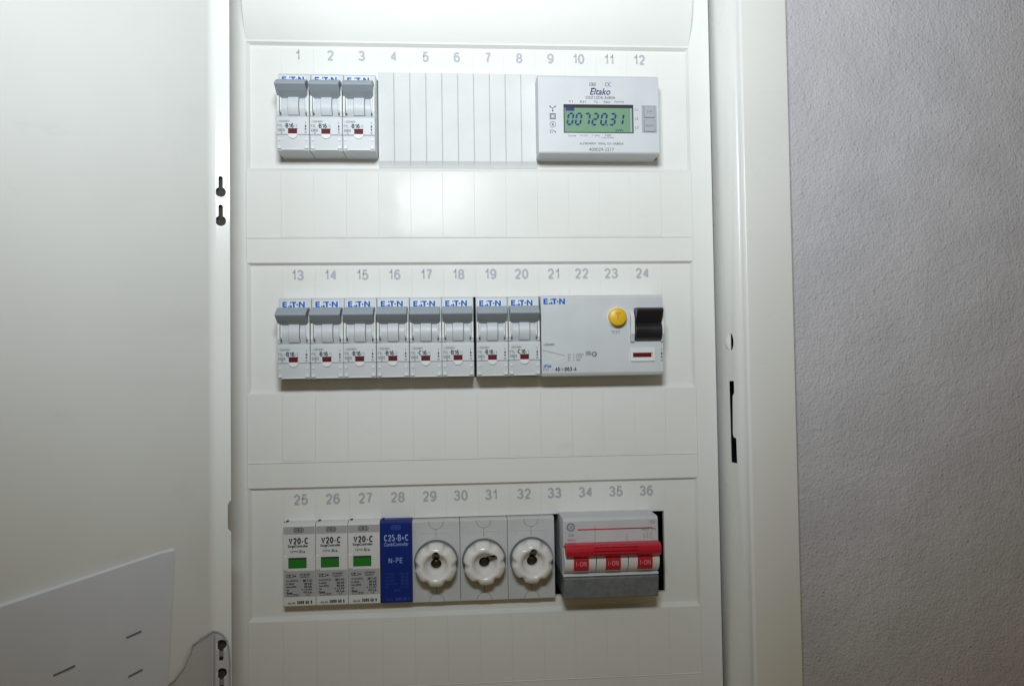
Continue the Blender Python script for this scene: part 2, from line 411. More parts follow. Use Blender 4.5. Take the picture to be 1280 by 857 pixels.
# moulded cover with three recessed fields, each with one long device opening
b = MB()
CX, CZ0, CZ1 = 139.2, -241.0, 251.0
FW = 127.0
tops = [176.9, 51.7, -73.5]; bots = [103.4, -21.8, -147.0]; ridge_z = [65.6, -59.7, -185.0]
opens = [(111.4, 156.4), (-13.8, 31.9), (-138.9, -92.6)]
D = 2.5
b.prism_y(rrect(-CX, CX, CZ0, CZ1, 1.5), 0, 0, [rect(-FW, FW, lo, hi) for hi, lo in zip(tops, bots)])
# turned-back outer edge of the cover
cr = rrect(-CX, CX, CZ0, CZ1, 1.5)
n = len(cr)
b.add([(x, 0, z) for x, z in cr] + [(x, 4.0, z) for x, z in cr], [(i, (i + 1) % n, (i + 1) % n + n, i + n) for i in range(n)])
for hi, lo, (oz, oZ) in zip(tops, bots, opens):
    i0, i1, il, ir = lo + 2.2, hi - 1.3, -FW + 1.7, FW - 1.3
    o4 = [(-FW, 0, lo), (FW, 0, lo), (FW, 0, hi), (-FW, 0, hi)]
    i4 = [(il, D, i0), (ir, D, i0), (ir, D, i1), (il, D, i1)]
    b.add(o4 + i4, [(k, (k + 1) % 4, (k + 1) % 4 + 4, k + 4) for k in range(4)])
    b.prism_y(rect(il, ir, i0, i1), D, D, [rect(-108.0, 107.4, oz, oZ)])
    q = rect(-108.0, 107.4, oz, oZ)
    b.add([(x, D, z) for x, z in q] + [(x, D + 3.0, z) for x, z in q], [(k, (k + 1) % 4, (k + 1) % 4 + 4, k + 4) for k in range(4)])
def ridge(p, q, y, w=0.5, h=0.22):
    d = Vector((q[0] - p[0], q[1] - p[1])); d.normalize(); a, c = -d.y * w / 2, d.x * w / 2
    b.add([(p[0] + a, y + 0.05, p[1] + c), (p[0], y - h, p[1]), (p[0] - a, y + 0.05, p[1] - c), (q[0] + a, y + 0.05, q[1] + c), (q[0], y - h, q[1]), (q[0] - a, y + 0.05, q[1] - c)],
          [(0, 1, 4, 3), (1, 2, 5, 4)])
for rz, lo, nt_ in zip(ridge_z, bots, [51.7, -73.5, -241]):
    ridge((-FW, rz), (FW, rz), 0, 0.9, 0.42)
    for sx in (-1, 1):
        ridge((sx * FW, lo - 0.3), (sx * FW, nt_ + 0.3), 0, 0.9, 0.3)
    for k in range(13):
        x = -107.9 + 18.05 * k
        ridge((x, lo - 0.6), (x, rz + 0.5), 0, 0.5, 0.24)
# the break-out strips between the score lines bow and lean a hair's breadth each
RS = random.Random(11)
for rz, lo in zip(ridge_z, bots):
    for k in range(12):
        xa, xb = -107.9 + 18.05 * k + .1, -107.9 + 18.05 * (k + 1) - .1
        bow, lean_, nod = RS.uniform(0.0, 0.14), RS.uniform(-0.07, 0.07), RS.uniform(-0.06, 0.06)
        za, zc_ = rz + 0.7, lo - 0.9
        nx2, nz2 = 8, 4
        vs2 = []
        for j in range(nz2 + 1):
            for i in range(nx2 + 1):
                u_, w_ = i / nx2, j / nz2
                vs2.append((xa + (xb - xa) * u_, -0.08 - bow * 4 * u_ * (1 - u_) + lean_ * (u_ - .5) + nod * (w_ - .5), za + (zc_ - za) * w_))
        b.add(vs2, [(j * (nx2 + 1) + i, j * (nx2 + 1) + i + 1, (j + 1) * (nx2 + 1) + i + 1, (j + 1) * (nx2 + 1) + i) for j in range(nz2) for i in range(nx2)], True)
for hi, (oz, oZ) in zip(tops, opens):
    for k in range(13):
        x = -107.9 + 18.05 * k
        ridge((x, oZ + 0.6), (x, hi - 2.6), D, 0.42, 0.14)
# hood above the first row swells out towards the top
hp = []
for i in range(15):
    t = i / 14
    z = 178.0 + 27 * t
    hp.append((-0.02 - 9.5 * (1 - (1 - t) ** 2), z))
hp += [(-9.6, 236), (-9.6, 250.5), (0.5, 250.5), (0.5, 178.0)]
b.prism_x(hp, -FW, FW, smooth=False)
cover = cz(b, cab).build('front_cover', 'cover', cab, sharp=20)

# printed slot numbers
xs1 = [-98.9, -80.5, -62.9, -44.8, -26.5, -8.6, 9.4, 27.5, 45.8, 62.2, 80.2, 98.2]
xs2 = [-99.7, -81.4, -63.6, -45.6, -27.5, -9.3, 9.1, 27.0, 45.6, 61.9, 79.2, 97.6]
xs3 = [-98.7, -81.1, -62.9, -45.0, -27.1, -9.5, 7.8, 26.5, 44.0, 62.0, 79.6, 97.4]
k = 1
l = cab.location / MM
for xs, zc in ((xs1, 170.4), (xs2, 45.0), (xs3, -80.7)):
    for x in xs:
        b = MB(); stext(b, str(k), x - 6, x + 6, zc - 3.05, zc + 3.05, D - 0.05, 0.185, keep='c', gap=.12); k += 1
        b.map(lambda X, Y, Z: (X - l.x, Y - l.y, Z - l.z)).build('slot_number', 'number', cover, weld=False, fix=False)

# door: a shallow steel pan, swung open about 111 degrees on the left
A = radians(21)
Bc = Vector((-131.2, -49.3)); du = Vector((-sin(A), -cos(A))); dn = Vector((cos(A), -sin(A)))     # along the door; inside normal
rd = Vector((8.4, 2.75)); rd.normalize()
DZ0, DZ1, DW = -243.0, 252.0, 292.0
RB = 2.4                                    # bend radius between the door sheet and its hinge flange
b = MB()
def dp(s, z, off=0.0):
    p = Bc + du * s + dn * off; return (p.x, p.y, z)
def rp(w, z, off=0.0):                       # a point on the hinge flange; off is measured towards the viewer
    rn = Vector((rd.y, -rd.x)); p = Bc + rd * w + rn * off; return (p.x, p.y, z)
def keyhole(w, zc, top, r=2.55, hw=1.05):
    out = []
    up = top > zc
    for i in range(19):
        t = (pi / 2 + 0.42 + (2 * pi - 0.84) * i / 18) if up else (-pi / 2 + 0.42 + (2 * pi - 0.84) * i / 18)
        out.append((w + r * cos(t), zc + r * sin(t)))
    s = 1 if up else -1
    for i in range(7):
        t = pi * i / 6
        out.append((w + s * hw * cos(t), top - s * hw + s * hw * sin(t)))
    return out
bend = []
for i in range(9):                           # rounded bend from flange to door sheet
    t = i / 8
    p0, p1, p2 = Vector(rp(RB, 0)[:2]), Bc, Vector(dp(RB, 0)[:2])
    q = p0 * (1 - t) ** 2 + p1 * 2 * t * (1 - t) + p2 * t ** 2
    bend.append((q.x, q.y))
b.add([(x, y, DZ0) for x, y in bend] + [(x, y, DZ1) for x, y in bend], [(i, i + 1, i + 10, i + 9) for i in range(8)], True)
FWD = 8.9
fl = [(RB, DZ0), (FWD, DZ0), (FWD, -87.4), (FWD - 0.4, -87.0), (FWD - 1.5, -85.6), (FWD - 1.5, -74.4), (FWD - 0.9, -72.8), (FWD, -72.0), (FWD, DZ1), (RB, DZ1)]
kh = [keyhole(4.6, 80.6, 88.6), keyhole(4.6, 66.2, 74.4), keyhole(4.2, -141.6, -149.6), keyhole(4.3, -155.4, -163.4), keyhole(4.6, 206.0, 214.0), keyhole(4.6, 192.0, 200.0)]
tmp = MB(); tmp.prism_y(fl, 0, 0.9, kh)
tmp.v = [rp(x, z, -y) for x, y, z in tmp.v]; b.add(tmp.v, tmp.f)
# door sheet, its outer skin and the other three returns
tmp = MB(); tmp.prism_y(rect(RB, DW, DZ0, DZ1), 0, 1.0)
tmp.v = [dp(x, z, -y) for x, y, z in tmp.v]; b.add(tmp.v, tmp.f)
for q in ((DW - 1, DW, -1, 12, DZ0, DZ1),):
    tmp = MB(); tmp.box(*q); tmp.v = [dp(x, z, y) for x, y, z in tmp.v]; b.add(tmp.v, tmp.f)
for z in (DZ0, DZ1 - 1):
    tmp = MB(); tmp.box(RB + 1, DW, -1, 9, z, z + 1); tmp.v = [dp(x, z_, y) for x, y, z_ in tmp.v]; b.add(tmp.v, tmp.f)
cz(b, cab).build('door', 'steel', cab, sharp=30, fix=True)
# dark strip added behind the flange to paint the shade in its keyholes
b = MB()
tmp = MB(); tmp.box(0.8, 6.7, 3.0, 3.6, DZ0 + 4, DZ1 - 4)
b.add([rp(x, z, -y) for x, y, z in tmp.v], tmp.f)
cz(b, cab).build('keyhole_shade_strip', 'holeshade', cab)

# ------------------------------------------------------------------ pocket on the door
pk = thing('document_pocket', 'pale grey plastic document pocket hung low inside the open cabinet door', 'document pocket', dp(60, -150, 1))
def loc_(mb, root):
    l_ = root.location / MM
    return mb.map(lambda x, y, z: (x - l_.x, y - l_.y, z - l_.z))
b = MB()
nx_, nz_ = 24, 8
top_z, bot_z = -88.6, -236.0
def bulge(s, z):
    t = (s - 26) / (240 - 26); e = (top_z - z) / (top_z - bot_z)
    return 0.9 + 1.6 * sin(pi * min(1, max(0, t))) * (1 - 0.6 * e)
g = []
for j in range(nz_ + 1):
    for i in range(nx_ + 1):
        e = j / nz_
        s0 = 26.4 + 12 * e * 0.9
        s = s0 + (240 - s0) * i / nx_
        z = top_z + (bot_z - top_z) * e - (0.9 if (i == 0 and j == 0) else 0)
        g.append((s, z, bulge(s, z)))
vs = [dp(s, z, o) for s, z, o in g] + [dp(s, z, o - 0.5) for s, z, o in g]
N = (nx_ + 1) * (nz_ + 1)
fs = []
for j in range(nz_):
    for i in range(nx_):
        q = (j * (nx_ + 1) + i, j * (nx_ + 1) + i + 1, (j + 1) * (nx_ + 1) + i + 1, (j + 1) * (nx_ + 1) + i)
        fs += [q, tuple(k_ + N for k_ in q[::-1])]
for i in range(nx_): fs.append((i, i + 1, i + 1 + N, i + N))
for j in range(nz_): fs.append((j * (nx_ + 1), (j + 1) * (nx_ + 1), (j + 1) * (nx_ + 1) + N, j * (nx_ + 1) + N))
b.add(vs, fs, True)
lip = [(26.4 + (240 - 26.4) * i / nx_, top_z, bulge(26.4 + (240 - 26.4) * i / nx_, top_z)) for i in range(nx_ + 1)]
m_ = len(lip)
b.add([dp(q[0], q[1] - (0.9 if i == 0 else 0), q[2]) for i, q in enumerate(lip)] + [dp(q[0] + .3, q[1] + .35, max(0.25, q[2] - .5)) for q in lip] + [dp(q[0] + .3, q[1] + .65, 0.12) for q in lip],
      [(i, i + 1, m_ + i + 1, m_ + i) for i in range(m_ - 1)] + [(m_ + i, m_ + i + 1, 2 * m_ + i + 1, 2 * m_ + i) for i in range(m_ - 1)])
loc_(b, pk).build('front_sheet', 'pocket', pk, sharp=40)
for s0, s1, z in ((47.5, 55.8, -118.6), (82.0, 91.5, -120.3), (46.8, 54.6, -135.1)):
    b = MB(); o_ = bulge((s0 + s1) / 2, z) + 0.35
    tmp = MB(); tmp.box(s0, s1, o_ - 0.4, o_, z - 0.28, z + 0.28)
    b.add([dp(x, zz, y) for x, y, zz in tmp.v], tmp.f)
    loc_(b, pk).build('slit', 'slit', pk)
# clear hanging bracket hooked into the keyholes of the hinge flange
def bracket_pt(w, z, off):                   # w < 0 lies along the door, w > 0 along the flange
    return rp(w, z, off) if w >= 0 else dp(-w, z, off)
outl = [(7.9, -236), (8.0, -150), (7.7, -144), (6.6, -139.5), (4.6, -136.4), (2.6, -134.9), (0.0, -134.4), (-1.8, -134.3), (-8.0, -135.0), (-14.8, -136.0), (-17.0, -138.9), (-20.6, -143.6), (-27.3, -147.6), (-40.0, -150.0), (-40, -236)]
holes_f = [circ(4.2, -141.7, 2.6, 20), circ(4.1, -148.0, 1.15, 12), circ(4.4, -155.3, 2.6, 20), circ(4.3, -161.8, 1.15, 12)]
b = MB()
pf = [(0.3, -236)] + [p for p in outl if p[0] >= 0.3][0:] + [(0.3, -134.45)]
tmp = MB(); tmp.prism_y(pf, 0.5, 0.5, holes_f)
b.add([rp(x, z, y + 0.3) for x, y, z in tmp.v], tmp.f)
pd = [(-p[0], p[1]) for p in outl if p[0] < -1] ; pd = [(0.8, -134.4)] + pd + [(0.8, -236)]
tmp = MB(); tmp.prism_y(pd, 0.8, 0.8)
b.add([dp(x, z, y) for x, y, z in tmp.v], tmp.f)
br = loc_(b, pk).build('hanging_bracket', 'clear', pk, weld=False, fix=False)
b = MB()
def tube(pts, r, n=8):
    ring_ = []
    for i, p in enumerate(pts):
        t = (Vector(pts[min(i + 1, len(pts) - 1)]) - Vector(pts[max(i - 1, 0)])).normalized()
        a_ = t.cross(Vector((0.31, 0.9, 0.2))).normalized(); c_ = t.cross(a_)
        ring_.append([tuple(Vector(p) + (a_ * cos(2 * pi * k_ / n) + c_ * sin(2 * pi * k_ / n)) * r) for k_ in range(n)])
    b.add([p for r_ in ring_ for p in r_], [(j * n + i, j * n + (i + 1) % n, (j + 1) * n + (i + 1) % n, (j + 1) * n + i) for j in range(len(pts) - 1) for i in range(n)], True)
tube([bracket_pt(w, z, 0.9) for w, z in outl[:-1]], 0.45)
tube([rp(0.9, -136, 0.9), rp(0.9, -180, 0.9), rp(0.9, -236, 0.9)], 0.5)
loc_(b, pk).build('edge_bead', 'clearedge', br, weld=False, sharp=80).matrix_parent_inverse = Matrix()

# ------------------------------------------------------------------ blanking strip, slots 4 to 8
bl = thing('blanking_strip', 'white ribbed blanking strip clipped into the top row under printed numbers 4 to 8', 'blanking strip', (-8.4, 2.5, 106))
b = MB()
x0, x1 = -53.7, 37.0
nr = 10
prof = [(x0, 2.4)]
for i in range(nr):
    a0 = x0 + (x1 - x0) * i / nr; a1 = x0 + (x1 - x0) * (i + 1) / nr
    prof += [(a0 + 0.06, 0.9), (a0 + 0.28, -0.05), (a1 - 0.2, -0.2), (a1 - 0.02, 0.9)]
prof += [(x1, 2.4)]
zt, zb0, zb = 160.2, 109.4, 105.9
n = len(prof)
b.add([(x, y, zt) for x, y in prof] + [(x, y, zb0) for x, y in prof] + [(x, max(y, 2.2) , zb) for x, y in prof],
      [(i, i + 1, n + i + 1, n + i) for i in range(n - 1)] + [(n + i, n + i + 1, 2 * n + i + 1, 2 * n + i) for i in range(n - 1)])
b.add([(x, y, zt) for x, y in prof] + [(x, 2.4, zt + 0.6) for x, y in prof], [(i, i + 1, n + i + 1, n + i) for i in range(n - 1)])
loc_(b, bl).build('ribbed_plate', 'blank', bl)
b = MB(); b.box(x0 + 1, x1 - 1, 4, 12, 112.5, 156.5)
loc_(b, bl).build('snap_clip', 'cover', bl)

# ------------------------------------------------------------------ maker's marks drawn as shapes
def eaton(mb, x0, x1, z0, z1, y):
    w, h = x1 - x0, z1 - z0
    P = lambda *l: mb.add([(x0 + a * w, y, z0 + c * h) for a, c in l], [tuple(range(len(l)))])
    P((0, 0), (.075, 0), (.075, 1), (0, 1)); P((.075, .76), (.20, .76), (.20, 1), (.075, 1))
    P((.075, .39), (.185, .39), (.185, .62), (.075, .62)); P((.075, 0), (.20, 0), (.20, .24), (.075, .24))
    P((.235, 0), (.295, 0), (.325, .28), (.275, .28)); P((.318, .70), (.345, 1), (.385, 1), (.375, .70))
    P((.325, 0), (.435, 0), (.395, .42), (.345, .42))
    P((.41, .75), (.61, .75), (.61, 1), (.40, 1)); P((.47, 0), (.55, 0), (.55, .75), (.47, .75))
    mb.prism_y([(x0 + (.655 + .038 * cos(t)) * w, z0 + (.45 + .17 * sin(t)) * h) for t in [2 * pi * i / 14 for i in range(14)]], y, y)
    P((.725, 0), (.80, 0), (.80, 1), (.725, 1)); P((.925, 0), (1, 0), (1, 1), (.925, 1)); P((.80, 1), (.80, .62), (.925, 0), (.925, .38))

def arrows(mb, x, z0, z1, y):
    h = z1 - z0
    stroke(mb, (x, z1), (x, z1 - .16 * h), .22, y)
    mb.add([(x - .55, y, z1 - .46 * h), (x + .55, y, z1 - .46 * h), (x, y, z1 - .24 * h)], [(0, 1, 2)]); stroke(mb, (x, z1 - .46 * h), (x, z1 - .56 * h), .24, y)
    mb.add([(x - .55, y, z0 + .40 * h), (x + .55, y, z0 + .40 * h), (x, y, z0 + .22 * h)], [(0, 1, 2)])
    mb.prism_y(circ(x, z0 + .08 * h, .55, 12), y, y, [circ(x, z0 + .08 * h, .36, 12)])

# ------------------------------------------------------------------ circuit breakers
# lengths inside a breaker: x from its centre line, z as on the middle row, y as in the room
ZB = -13.4
def arc(cy, cz_, r, a0, a1, n): return [(cy + r * cos(radians(a0 + (a1 - a0) * i / (n - 1))), cz_ + r * sin(radians(a0 + (a1 - a0) * i / (n - 1)))) for i in range(n)]
def make_breaker(rating):
    t = thing('circuit_breaker', '', 'circuit breaker', (0, 2.5, ZB), 'slim grey circuit breakers')
    h = 8.75
    f = lambda mb: mb.map(lambda x, y, z: (x, y - 2.5, z - ZB))
    b = MB()
    b.prism_x([(28, 31), (-8.8, 31), (-10, 30), (-10.2, 21), (-9.4, 20), (-9.2, 6.6), (-14.2, 5.6), (-15, 4.9), (-15, -4.6), (-14.2, -4.9), (-14.0, ZB + .7), (-13.5, ZB), (28, ZB)], -h, h)
    f(b).build('housing', 'grey', t, 0.25)
    b = MB()                                   # side cheeks flanking the lever, with their feet
    for s in (-1, 1):
        xa, xb = (-h + .15, -h + 1.35) if s < 0 else (h - 1.35, h - .15)
        b.prism_x([(-5, 24.0), (-12.6, 23.0), (-14.6, 20.5), (-14.9, 8.2), (-13.6, 6.0), (-5, 6.0)], xa, xb)
        xa, xb = (-h + 1.55, -h + 2.3) if s < 0 else (h - 2.3, h - 1.55)
        b.prism_x([(-5, 21), (-12.2, 20.5), (-13.6, 18.6), (-13.6, 9.5), (-12.4, 8.2), (-5, 8.2)], xa, xb)
    f(b).build('side_cheek', 'pale', t, 0.18)
    b = MB(); b.prism_x(arc(-7.4, 11.6, 7.0, 95, 265, 14), -6.42, 6.42, True)
    f(b).build('lever_barrel', 'grey', t)
    b = MB(); b.prism_x([(-7, 18.5)] + arc(-7.4, 11.7, 7.1, 118, 226, 12) + [(-8, 6.5)], -2.95, 3.35, True)
    f(b).build('tongue_gap', 'greyink', t)
    b = MB(); b.prism_x([(-7, 18.5)] + arc(-7.4, 11.8, 7.75, 118, 222, 12) + [(-8, 6.9)], -2.75, 3.0, True)
    f(b).build('lever_tongue', 'grey', t, 0.15)
    b = MB(); b.prism_x([(-9, 25.6), (-15.8, 25.3), (-17.2, 24.7), (-21.6, 21.9), (-22.4, 21.1), (-22.0, 20.5), (-18.3, 18.3), (-12.4, 15.6), (-9, 18)], -h + .45, h - .75)
    f(b).build('lever', 'lever', t, 0.3)
    b = MB(); b.prism_x([(-14.0, -4.95), (-14.45, -5.2), (-14.2, -12.2), (-13.9, -12.6), (-13.0, -12.6)], -h + .3, h - .3)
    f(b).build('terminal_cover', 'cap', t, 0.15)
    b = MB()                                   # round tab under the window, corner studs, lower lip
    b.prism_y(circ(-.1, -4.3, 2.55, 20, pi, 2 * pi), -15.1, -13.9)
    for sx, z, r in ((-1, -7.3, .65), (1, -7.3, .65), (-1, -11.6, .85), (1, -11.6, .85)):
        b.prism_y(circ(sx * (h - 1.5), z, r, 14), -14.95, -13.8, smooth=True)
    b.box(-h + 2.8, h - 2.9, -14.6, -13.9, -13.0, -12.35)
    f(b).build('cover_studs', 'pale', t, 0.1)
    b = MB(); b.box(-2.5, 2.35, -15.02, -14.6, -4.25, -1.85)
    win = f(b).build('indicator_window', 'red', t)
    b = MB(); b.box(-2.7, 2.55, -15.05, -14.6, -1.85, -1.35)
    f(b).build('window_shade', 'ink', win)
    y = -15.06
    b = MB()
    txt(b, '~230/400V', -7.9, -1.6, 1.9, 3.1, y, .01)
    stext(b, 'PXL', -8.1, -5.3, -.85, .95, y, .10); stroke(b, (-4.6, .05), (-3.8, .05), .3, y)
    txt(b, '/1', .9, 2.3, -.85, .8, y)
    for q in (rect(-8.0, -6.4, -3.1, -1.6), rect(-6.2, -4.4, -3.1, -1.6)):
        b.prism_y(q, y, y, [rect(q[0][0] + .2, q[1][0] - .2, q[0][1] + .2, q[2][1] - .2)])
    txt(b, '10000', -7.8, -4.6, -2.75, -1.95, y); txt(b, '3', -6.6, -5.6, -4.4, -3.4, y)
    f(b).build('grey_lettering', 'greyink', t, weld=False, fix=False)
    b = MB(); stext(b, rating, -3.8, .5, -1.15, 1.35, y, .19, gap=.13); arrows(b, 6.9, -4.0, 2.4, y)
    f(b).build('rating_lettering', 'ink', t, weld=False, fix=False)
    b = MB(); b.prism_y(rect(-7.4, 5.9, 25.3, 29.4), -10.12, -10.12)
    lg = f(b).build('logo_label', 'pale', t, weld=False, fix=False)
    b = MB(); eaton(b, -6.8, 5.3, 25.8, 28.9, -10.2)
    f(b).build('maker_logo', 'blue', lg, weld=False, fix=False)
    return t
protos = {}
RN = random.Random(4)
def breaker(xc, zoff, rating, label):
    if rating not in protos:
        o = protos[rating] = make_breaker(rating)
    else:
        o = tree_copy(protos[rating])
    o.location = Vector((xc + RN.uniform(-.05, .05), 2.5 + RN.uniform(-.22, .22), ZB + zoff + RN.uniform(-.14, .14))) * MM
    o.rotation_euler = (radians(RN.uniform(-.25, .25)), 0, radians(RN.uniform(-.35, .35)))
    o['label'] = label
    return o
near = ['first of the top-row trio', 'middle of the top-row trio', 'beside the ribbed blanking strip']
for i in range(3):
    breaker(-98.1 + 17.72 * i, 124.3, 'B16', 'slim grey B16 breaker below printed number %d, %s' % (i + 1, near[i]))
right_of = {13: 'at the door end of its row', 14: 'second along from the door end', 15: 'third from the door end', 16: 'just before the first C16 one',
            17: 'away from the wide device', 18: 'with a black gap on its far side', 19: 'just past the black gap', 20: 'against the wide device with yellow button'}
for i in range(6):
    r_ = 'C16' if i == 4 else 'B16'
    breaker(-98.6 + 17.73 * i, 0, r_, 'slim grey %s breaker below printed number %d, %s' % (r_, 13 + i, right_of[13 + i]))
breaker(8.85, 0, 'B16', 'slim grey B16 breaker below printed number 19, ' + right_of[19])
breaker(26.5, 0, 'C16', 'slim grey C16 breaker below printed number 20, ' + right_of[20])

# ------------------------------------------------------------------ residual current device, slots 21 to 24
rc = thing('residual_current_breaker', 'wide grey residual current breaker with yellow test button and black lever', 'residual current breaker', (70.1, 2.5, -14))
b = MB(); b.prism_x([(28, 31), (-12.8, 31), (-14.6, 30.2), (-15, 29.3), (-15, -12.0), (-14.2, -13.4), (-13.4, -14.0), (28, -14.0)], 35.9, 104.4)
loc_(b, rc).build('housing', 'grey', rc, 0.3)
b = MB(); b.prism_y(rrect(87.6, 103.2, 5.6, 20.5, .6), -15.08, -14.9)
loc_(b, rc).build('lever_well', 'black', rc)
b = MB()
b.prism_x([(-14.9, 23.3), (-21.5, 23.2), (-23.2, 22.4), (-23.6, 21.4), (-20.4, 17.2), (-19.2, 15.6)] + arc(-14.5, 10.9, 5.9, 135, 245, 9) + [(-14.9, 5.9)], 88.0, 102.6)
loc_(b, rc).build('lever', 'black', rc, 0.35, 3)
for sx in (0, 1):
    xa, xb = (85.6, 87.7) if sx == 0 else (102.8, 104.2)
    b = MB(); b.prism_x([(-14.9, 22.0), (-17.2, 20.6), (-18.4, 17.5), (-18.2, 9.0), (-16.8, 7.0), (-14.9, 6.6)], xa, xb)
    ch_ = loc_(b, rc).build('side_cheek', 'pale', rc, 0.25)
    b = MB(); b.prism_x([(-14.9, 7.6), (-17.2, 7.6), (-16.4, 4.6), (-14.9, 4.4)], xa, xb)
    loc_(b, rc).build('cheek_foot', 'cap', ch_, 0.15)
b = MB(); b.prism_y(circ(78.4, 18.2, 5.7, 40), -15.9, -14.8, [circ(78.4, 18.2, 5.05, 40)], smooth=True)
loc_(b, rc).build('button_collar', 'pale', rc)
b = MB(); b.lathe([(4.95, -14), (4.95, -18.6), (4.75, -19.1), (4.3, -19.35)], 78.2, 18.4, 48)
tb = loc_(b, rc).build('test_button', 'yellow', rc, sharp=50)
b = MB(); stext(b, 'T', 76.2, 80.2, 16.0, 20.8, -19.42, .2)
loc_(b, rc).build('button_letter', 'yellowdark', tb, weld=False, fix=False)
b = MB(); b.prism_y(rrect(85.6, 99.2, -6.2, 1.2, .4), -15.9, -14.8, [rect(86.9, 98.1, -4.0, -1.5)])
fr = loc_(b, rc).build('indicator_frame', 'pale', rc, 0.2)
b = MB(); b.box(86.9, 97.4, -15.25, -14.9, -4.0, -1.5)
loc_(b, rc).build('red_flag', 'red', fr)
b = MB(); b.box(97.4, 98.1, -15.25, -14.9, -4.0, -1.5)
loc_(b, rc).build('flag_end', 'flagend', fr)
y = -15.07
b = MB(); eaton(b, 37.4, 49.4, 25.9, 29.1, y)
txt(b, 'xPole', 36.7, 41.2, -9.0, -7.2, y, .03)
loc_(b, rc).build('blue_lettering', 'blue', rc, weld=False, fix=False)
b = MB()
stext(b, '40', 43.3, 45.9, -11.2, -8.9, y, .2); stext(b, '003-A', 48.6, 55.3, -11.2, -8.9, y, .2)
txt(b, '~230/400V', 36.7, 43.3, 3.0, 4.3, y, .01)
arrows(b, 103.3, -6.4, .8, y)
b.prism_y(circ(65.3, -2.0, 1.35, 18), y, y, [circ(65.3, -2.0, 1.0, 18)]); txt(b, '-25', 64.5, 66.1, -2.5, -1.5, y)
for a in range(6): stroke(b, (65.3 + 1.2 * cos(a * pi / 3), -2 + 1.2 * sin(a * pi / 3)), (65.3 + 1.65 * cos(a * pi / 3), -2 + 1.65 * sin(a * pi / 3)), .3, y)
loc_(b, rc).build('rating_lettering', 'ink', rc, weld=False, fix=False)
b = MB()
stext(b, 'PXF', 36.7, 40.3, -11.1, -9.2, y, .10); stroke(b, (41.5, -10.2), (42.3, -10.2), .25, y); stext(b, '/4/', 46.2, 48.4, -11.1, -9.2, y, .10)
for s_, x1_, z in (('1500A', 59.5, -2.0), ('0,03A', 58.7, -3.5), ('40A', 57.7, -5.0)):
    txt(b, s_, 55.1, x1_, z - .65, z + .65, y); stroke(b, (53.4, z + .2), (54.2, z + .2), .18, y); stroke(b, (53.4, z - .2), (54.2, z - .2), .18, y)
for s_, x1_, z in (('Im', 52.2, -2.0), ('In', 52.0, -3.5), ('In', 51.6, -5.0)): txt(b, s_, 50.6, x1_, z - .65, z + .65, y)
b.prism_y(rect(60.6, 63.5, -1.4, -.4), y, y, [rect(60.8, 63.3, -1.2, -.6)]); b.prism_y(rect(60.6, 63.5, -2.6, -1.6), y, y, [rect(60.8, 63.3, -2.45, -1.75)])
txt(b, '10000', 61, 63.1, -2.4, -1.8, y); stroke(b, (61.2, -.9), (62.9, -.9), .3, y)
stext(b, 'TEST', 75.0, 80.0, 9.2, 11.0, y, .12)
stroke(b, (35.9, .75), (48.9, -2.6), .22, y)
loc_(b, rc).build('grey_lettering', 'greyink', rc, weld=False, fix=False)
b = MB(); stroke(b, (48.9, -3.3), (36.0, -6.6), .3, y)
loc_(b, rc).build('pale_line', 'pale', rc, weld=False, fix=False)

# ------------------------------------------------------------------ energy meter, slots 9 to 12
em = thing('energy_meter', 'grey energy meter with green display reading 00720.31 in the top row', 'energy meter', (70.5, 2.5, 109))
b = MB(); b.prism_x([(28, 155), (-12.8, 154.6), (-14.7, 153.6), (-15, 152.8), (-15, 110.9), (-14.4, 110.2), (-13.8, 110.0), (28, 110.0)], 36.2, 104.6)
loc_(b, em).build('housing', 'grey', em, 0.3)
b = MB(); b.prism_y(rect(50.4, 89.9, 121.6, 137.7), -15.1, -14.6, [rect(50.9, 89.3, 122.1, 137.2)])
for q in ((50.9, 89.3, -15.02, -14.6, 135.7, 137.2),): b.box(*q)  # top band paints the inner shadow of a recessed display
bz = loc_(b, em).build('display_bezel_shade', 'ink', em)
b = MB(); b.box(50.9, 89.3, -15.03, -14.8, 122.1, 135.75)
lc = loc_(b, em).build('display', 'lcd', em)
b = MB(); b.box(88.1, 88.9, -15.2, -15.0, 122.1, 135.7)
loc_(b, em).build('display_edge', 'keypad', lc)
segs = {'0': 'abcdef', '1': 'bc', '2': 'abdeg', '3': 'abcdg', '7': 'abcf' , '4': 'fgbc', '5': 'afgcd', '6': 'afgedc', '8': 'abcdefg', '9': 'abcdfg'}
segs['7'] = 'abc'
def seven(mb, ch, x, z, w, h, y, t=0.8, sl=0.17):
    q = lambda a, c: (x + a + sl * c, y, z + c)
    H = lambda c: mb.add([q(.18, c), q(.18 + t * .5, c + t / 2), q(w - .18 - t * .5, c + t / 2), q(w - .18, c), q(w - .18 - t * .5, c - t / 2), q(.18 + t * .5, c - t / 2)], [(0, 1, 2, 3, 4, 5)])
    V = lambda a, c0, c1: mb.add([q(a, c0 + .18), q(a + t / 2, c0 + .18 + t * .5), q(a + t / 2, c1 - .18 - t * .5), q(a, c1 - .18), q(a - t / 2, c1 - .18 - t * .5), q(a - t / 2, c0 + .18 + t * .5)], [(0, 1, 2, 3, 4, 5)])
    for s_ in segs[ch]:
        {'a': lambda: H(h), 'g': lambda: H(h / 2), 'd': lambda: H(0), 'b': lambda: V(w, h / 2, h), 'c': lambda: V(w, 0, h / 2), 'f': lambda: V(0, h / 2, h), 'e': lambda: V(0, 0, h / 2)}[s_]()
y = -15.1
b = MB()
